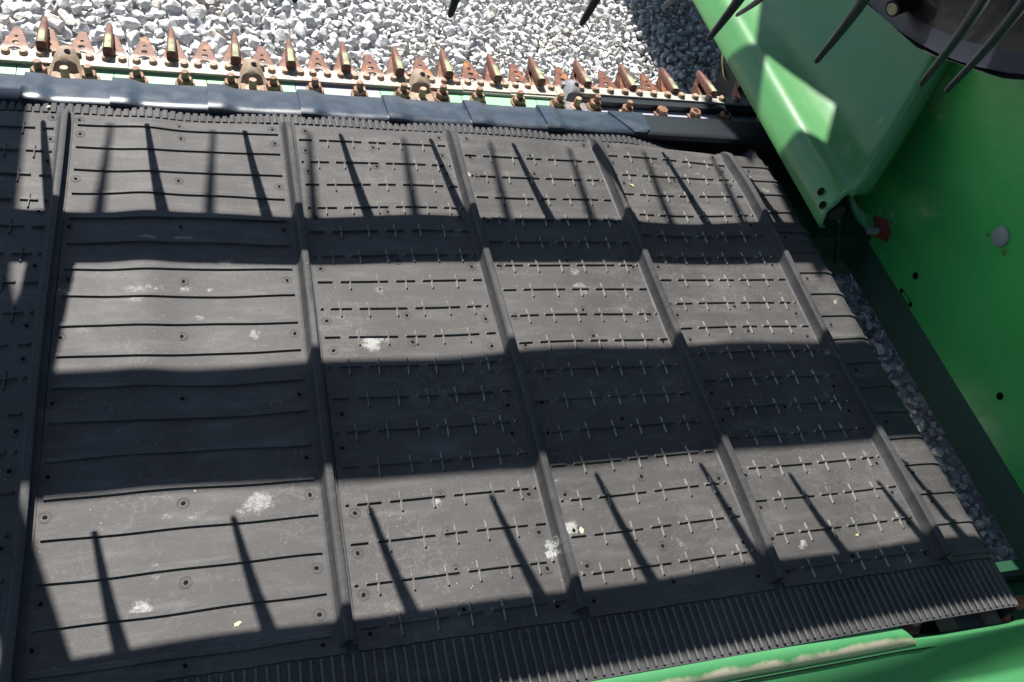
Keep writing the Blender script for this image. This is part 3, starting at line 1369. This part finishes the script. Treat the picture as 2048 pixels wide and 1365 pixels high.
# inner frame below the hood: keeps the space beside the belt end dark
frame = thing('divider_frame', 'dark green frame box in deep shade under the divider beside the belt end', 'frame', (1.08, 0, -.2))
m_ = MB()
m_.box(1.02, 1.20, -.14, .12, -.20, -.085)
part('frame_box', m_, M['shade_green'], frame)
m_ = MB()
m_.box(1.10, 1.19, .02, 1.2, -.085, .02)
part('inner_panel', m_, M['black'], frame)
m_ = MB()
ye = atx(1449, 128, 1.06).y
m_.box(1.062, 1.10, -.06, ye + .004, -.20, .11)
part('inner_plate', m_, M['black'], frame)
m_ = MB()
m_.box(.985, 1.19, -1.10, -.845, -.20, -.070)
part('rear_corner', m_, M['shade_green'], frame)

# ================================================================== end sheet
WX = 1.180
wall = thing('end_sheet', 'tall flat green end sheet standing at the right of the belt, in shade', 'side panel', (WX, -.3, -.2))
m_ = MB()
m_.box(WX, WX + .004, -1.6, 1.2, -.098, .42)
part('sheet', m_, M['wall'], wall)
m_ = MB()
m_.loft([[(WX + .003, y, -.0985), (1.150, y, -.152), (1.156, y, -.157), (WX + .10, y, -.157), (WX + .10, y, -.0985)] for y in (-1.6, 1.2)])
part('bottom_rail', m_, M['shade_green'], wall)


def on_wall(px, py, label, name, mb_, m__, dx=0.0):
    q = atx(px, py, WX - dx)
    o_ = inst(name, mb_.mesh(name, .6), m__, wall, q)
    return o_


m_ = MB()
m_.lathe([(.0185, .0), (.0185, -.0015), (.0175, -.005), (.0140, -.0075), (.005, -.008)], (0, 0, 0), 'x', 20)
on_wall(2003, 474, '', 'bolt_head', m_, M['boltgrey'])
for (px, py) in ((1831, 552), (2000, 793)):
    m_ = MB()
    m_.lathe([(.0078, -.0006), (.0078, -.0001)], (0, 0, 0), 'x', 6)
    on_wall(px, py, '', 'hex_hole', m_, M['dark'])
qa, qb = atx(1803, 582, WX), atx(1821, 610, WX)
m_ = MB()
dd = (qb - qa).normalized()
pp = Vector((0, -dd.z, dd.y))
for s_ in (-1, 1):
    a, b = qa + pp * .0042 * s_, qb + pp * .0042 * s_
    m_.tube([a - Vector((.0004, 0, 0)), b - Vector((.0004, 0, 0))], .0007, 6)
for q in (qa, qb):
    m_.lathe([(.0050, -.0008), (.0050, -.0001)], q, 'x', 12)
part('slot', m_, M['dark'], wall)

# ================================================================== rear beam
beam = thing('rear_beam', 'dusty sunlit green rear beam with a rounded tube behind the belt', 'beam', (.3, -1.0, -.2))
BZ = -.065
m_ = MB()
pA, pB = atz(1000, 1365, BZ), atz(1700, 1245, BZ)
yt = -.902
rings = []
for x in (-.9, .0, .3, .55, .665, .700, .722):
    ring = []
    for k in range(13):
        a = -.25 + k / 12 * (PI + .05)
        yy = yt - .027 + .024 * math.cos(a)
        ring.append((x + .030 * max(0, -math.cos(a)) * (1 if x > .66 else 0) + (.0), yy, -.0290 + .024 * math.sin(a)))
    rings.append(ring)
m_.loft(rings, False)
o = part('rounded_tube', m_, M['beamtube'], beam, .9)
md = o.modifiers.new('sheet', 'SOLIDIFY')
md.thickness = .003
md.offset = -1
m_ = MB()
prof = [(-.934, -.030), (-.944, -.0195), (-.954, -.0235), (-.992, -.0600), (-1.002, -.0650), (-1.20, -.0670), (-1.21, -.10)]
rings = []
for x in (-.9, .2, .6, .75, .80, .9, 1.0, 1.15):
    sh = -.008 * sm(.72, .85, x)
    rings.append([(x, y + (sh if y > -.97 else sh * .5 if y > -1.05 else 0), z) for (y, z) in prof])
m_.loft(rings, False)
o = part('beam_sheet', m_, M['beam'], beam, .6)
md = o.modifiers.new('sheet', 'SOLIDIFY')
md.thickness = .004
md.offset = -1
m_ = MB()
m_.box(-3.2, 1.18, -1.47, -1.45, -.12, .78)
o = part('back_sheet', m_, M['shade_green'], beam)
# seam on the sheet
m_ = MB()
m_.tube([(.45, -.9555, -.0243), (.72, -.956, -.0243), (.95, -.962, -.0243), (1.14, -.963, -.0245)], .0009, 6)
part('seam', m_, M['dark'], beam)
# inside of the opening
m_ = MB()
m_.box(-.9, 1.17, -1.0, -.845, -.21, -.20)
m_.box(-.9, 1.17, -.880, -.872, -.20, -.030)
part('inner_back', m_, M['black'], beam)
c0 = atz(1815, 1262, -.085)
m_ = MB()
m_.tube([(c0.x - .018, c0.y + .02, -.105), (c0.x + .022, c0.y + .02, -.105)], .030, 18)
part('rusty_spool', m_, M['roller'], beam, .6)
c1 = atz(1835, 1235, -.06)
m_ = MB()
m_.lathe([(.010, -.01), (.010, .002), (.007, .006), (.003, .0072)], c1, 'z', 14)
part('cap_bolt', m_, M['boltgrey'], beam, .6)
c2 = atz(1955, 1235, -.075)
m_ = MB()
m_.box(c2.x - .035, c2.x + .022, c2.y - .028, c2.y + .03, -.12, -.083)
m_.box(c2.x + .012, c2.x + .018, c2.y - .02, c2.y + .04, -.083, -.055)
m_.tube([(c2.x - .01, c2.y + .02, -.075), (c2.x + .012, c2.y + .02, -.075)], .012, 12)
part('bearing_block', m_, M['boltgrey'], beam, .6)
c3 = atz(2035, 1222, -.075)
m_ = MB()
m_.tube([(c3.x - .03, c3.y + .01, -.098), (c3.x + .05, c3.y + .01, -.098)], .030, 16)
part('rusty_shaft', m_, M['rust'], beam, .6)

# ================================================================== reel above
RY, RZ = .138, 1.05
reel = thing('pickup_reel', 'black pickup reel with plastic tines and an end disc hanging over the belt', 'reel', (.1, RY, RZ))
DX = 1.055
m_ = MB()
rings = []
for (dr, dx) in ((-.60, .004), (-.10, .002), (-.020, 0), (-.006, -.003), (0, -.010), (.0015, -.012), (.002, .004), (-.6, .010)):
    ring = []
    for k in range(96):
        a = 2 * PI * k / 96
        rad = .762 + dr + (.003 * math.sin(a * 23) + .0025 * math.sin(a * 9 + 1) if dr > -.05 else 0)
        ring.append((DX + dx, RY + rad * math.cos(a), RZ + rad * math.sin(a)))
    rings.append(ring)
m_.loft(rings)
part('end_disc', m_, M['disc'], reel, .5)
m_ = MB()
rings = []
for (dr, dx) in ((-.034, -.002), (-.010, -.008), (-.003, -.012), (-.010, -.004)):
    rings.append([(DX + dx, RY + (.762 + dr) * math.cos(2 * PI * k / 96), RZ + (.762 + dr) * math.sin(2 * PI * k / 96)) for k in range(96)])
m_.loft(rings, True, False)
part('disc_lip', m_, M['disclip'], reel, .5)
q = atx(1785, 18, 1.01)
m_ = MB()
m_.tube([q, q + Vector((.045, .02, .01))], [.0145, .017], 16)
o = part('stub_shaft', m_, M['disc'], reel, .6)
m_ = MB()
dq = Vector((.045, .02, .01)).normalized()
m_.tube([q - dq * .002, q + dq * .001], .0105, 14)
part('shaft_end', m_, M['brass'], reel, .6)

m_ = MB()
m_.tube([(-1.25, RY, RZ), (-.55, RY, RZ), (.1, RY, RZ), (.7, RY, RZ), (1.05, RY, RZ)], [.070, .072, .082, .083, .083], 28)
part('centre_tube', m_, M['disc'], reel, .6)


def bat(y, z, r, x0, x1, tips, droot):
    m = MB()
    m.tube([(x0, y, z), (x1, y, z)], r, 18)
    b = part('bat', m, M['disc'], reel, .6)
    for (tx, ty, tz, lean) in tips:
        a = Vector((tx + lean, y + droot[0], z + droot[1]))
        e = Vector((tx, ty, tz))
        t_ = MB()
        P, Q = [], []
        side = (e - a).cross(Vector((1, 0, 0))).normalized()
        for k in range(9):
            s = k / 8
            P.append(a.lerp(e, s) + side * .010 * math.sin(s * PI) * (1 if side.y < 0 else -1))
            Q.append(.0100 * (1 - s) + .0038 * s if s < .98 else .0038)
        P.append(e + (e - a).normalized() * .0045)
        Q.append(.0018)
        t_.tube(P, Q, 10)
        part('tine', t_, M['tine'], b, .8)


sx, sy = .19, .66
# low rear bat: its tips are the ones seen at the upper right
tipsA = []
for (px, py) in ((1165, 45), (1420, 75), (1635, 120), (1845, 165)):
    q = atz(px, py, .475)
    tipsA.append((q.x, q.y, .475, -.002))
q = atz(1895, 180, .455)
tipsA.append((q.x, q.y, .455, .0))
for xs in (-.259, -.112, .047, .204):
    tipsA.append((xs - sx * .48, -.37, .48, 0))
tipsA.append((.92, -.37, .48, 0))
bat(-.405, .700, .040, -1.2, 1.04, tipsA, (.01, -.02))
# lowest bat
zt = .215
tipsC = [(xs - sx * zt, .0 + sy * zt, zt, -.006) for xs in (-.513, -.36, -.214, -.068, .087, .243, .396, .555, .702, .857)]
bat(.040, .417, .042, -1.2, 1.04, tipsC, (.0, -.02))
# high front bat, casting the fainter tine shadows
zt = 1.19
tipsB = [(xs - sx * zt, .0 + sy * zt, zt, -.045) for xs in (-.267, -.117, .035, .195, .352, .505, .66, .81)]
bat(.681, 1.388, .040, -1.2, 1.04, tipsB, (0, -.02))
bat(-.430, 1.350, .040, -1.2, 1.04, [(x, -.50, 1.15, 0) for x in (-.4, -.25, -.1, .05, .2, .35, .5, .65, .8)], (0, -.02))
# spider struts at the left, and an added unseen plate shading the belt's left strip


def shadow_pt(xs, ys, z):
    return Vector((xs - sx * z, ys + sy * z, z))


def strut(pa_, pb_, wid, name='spider_arm'):
    d_ = (pb_ - pa_).normalized()
    s_ = d_.cross(SUNDIR).normalized() * wid / 2
    u_ = d_.cross(s_).normalized() * .006
    m__ = MB()
    m__.loft([[p_ + s_ + u_, p_ - s_ + u_, p_ - s_ - u_, p_ + s_ - u_] for p_ in (pa_, pb_)])
    part(name, m__, M['disc'], reel)


strut(shadow_pt(-.325, -.22, .44), shadow_pt(-.345, -.52, 1.02), .058)
strut(shadow_pt(-.378, -.60, 1.02), shadow_pt(-.294, -.85, .72), .056)
m_ = MB()
m_.tube([shadow_pt(.15, -.962, .85), shadow_pt(1.25, -.938, .85)], .0080, 12)
part('beam_shadow_tube', m_, M['disc'], reel, .6)  # thin tube added out of view to draw the beam's slanting shadow
m_ = MB()
m_.tube([shadow_pt(.40, -.955, .85), shadow_pt(.47, -.972, .83), shadow_pt(.62, -.985, .8), shadow_pt(.85, -.98, .8)], .006, 10)
part('beam_shadow_hose', m_, M['disc'], reel, .6)  # second unseen line, added for another thin shadow on the beam
left_shade = thing('left_shade_caster', 'added black plate out of view, shading the left strip of the belt', 'shade caster', (-.9, .2, 1.2))
m_ = MB()
pp = [shadow_pt(-.388, .075, 1.2), shadow_pt(-.378, -.30, 1.2), shadow_pt(-.352, -.40, 1.2), shadow_pt(-.345, -.74, 1.2), shadow_pt(-.42, -.78, 1.2), shadow_pt(-1.2, -.78, 1.2), shadow_pt(-1.2, .075, 1.2)]
m_.loft([[q + Vector((0, 0, h)) for q in pp] for h in (0, .02)])
part('left_shade_plate', m_, M['disc'], left_shade)  # unseen plate, outline cut to the belt's dark left strip

# plates added out of view, cut to the outline of the hood's shade
efr = thing('hood_shade_caster', 'added black plates above the right divider, cut to shade its hood', 'shade caster', (.8, .6, 1.0))
out = [(1512, 86), (1532, -60), (1575, -60), (1580, 12), (1622, 45), (1663, 68), (1655, -60), (2100, -60), (2100, 300), (1745, 318), (1702, 318), (1680, 388),
       (1643, 318), (1668, 240), (1600, 172), (1532, 108), (1508, 190), (1436, 92), (1404, 30), (1470, 60)]
pp = []
for (px, py) in out:
    q = atz(px, py, .105)
    h = 1.35
    pp.append(Vector((q.x - sx * h, q.y + sy * h, q.z + h)))
nrm_ = Vector((0, 0, .008))
cu = plate_mesh('hood_shade_plate', [(q.x, q.y) for q in pp], [], .008)
o = link('hood_shade_plate', cu, M['disc'], efr, Vector((0, 0, pp[0].z)) - Vector((.8, .6, 1.0)))
o.location = Vector((-.8, -.6, pp[0].z - 1.0))
pp = []
for (px, py) in ((1552, 266), (1600, 282), (1646, 318), (1690, 396), (1645, 452)):
    q = atz(px, py, .08)
    pp.append(Vector((q.x - sx * 1.35, q.y + sy * 1.35, q.z + 1.35)))
cu = plate_mesh('hood_shade_tab', [(q.x, q.y) for q in pp], [], .008)
o = link('hood_shade_tab', cu, M['disc'], efr, Vector((-.8, -.6, pp[0].z - 1.0)))
pp = [shadow_pt(x, y, 1.3) for (x, y) in ((1.04, -.58), (1.6, -.58), (1.6, -.905), (1.04, -.905))]
m_ = MB()
m_.loft([[q + Vector((0, 0, h)) for q in pp] for h in (0, .008)])
part('rail_shade_wing', m_, M['disc'], efr)  # plate added out of view to keep sun off the bottom rail
m_ = MB()
m_.tube([(1.05, RY, RZ), (1.05, RY + .25, 1.30), (.95, .95, 1.45)], .03, 12)
m_.tube([(1.05, RY, RZ), (1.0, .10, 1.31)], .03, 12)
part('hood_shade_tube', m_, M['disc'], efr)
m_ = MB()
m_.tube([(-1.0, RY, RZ), (-1.0, .45, 1.21)], .04, 12)
part('left_shade_tube', m_, M['disc'], left_shade)
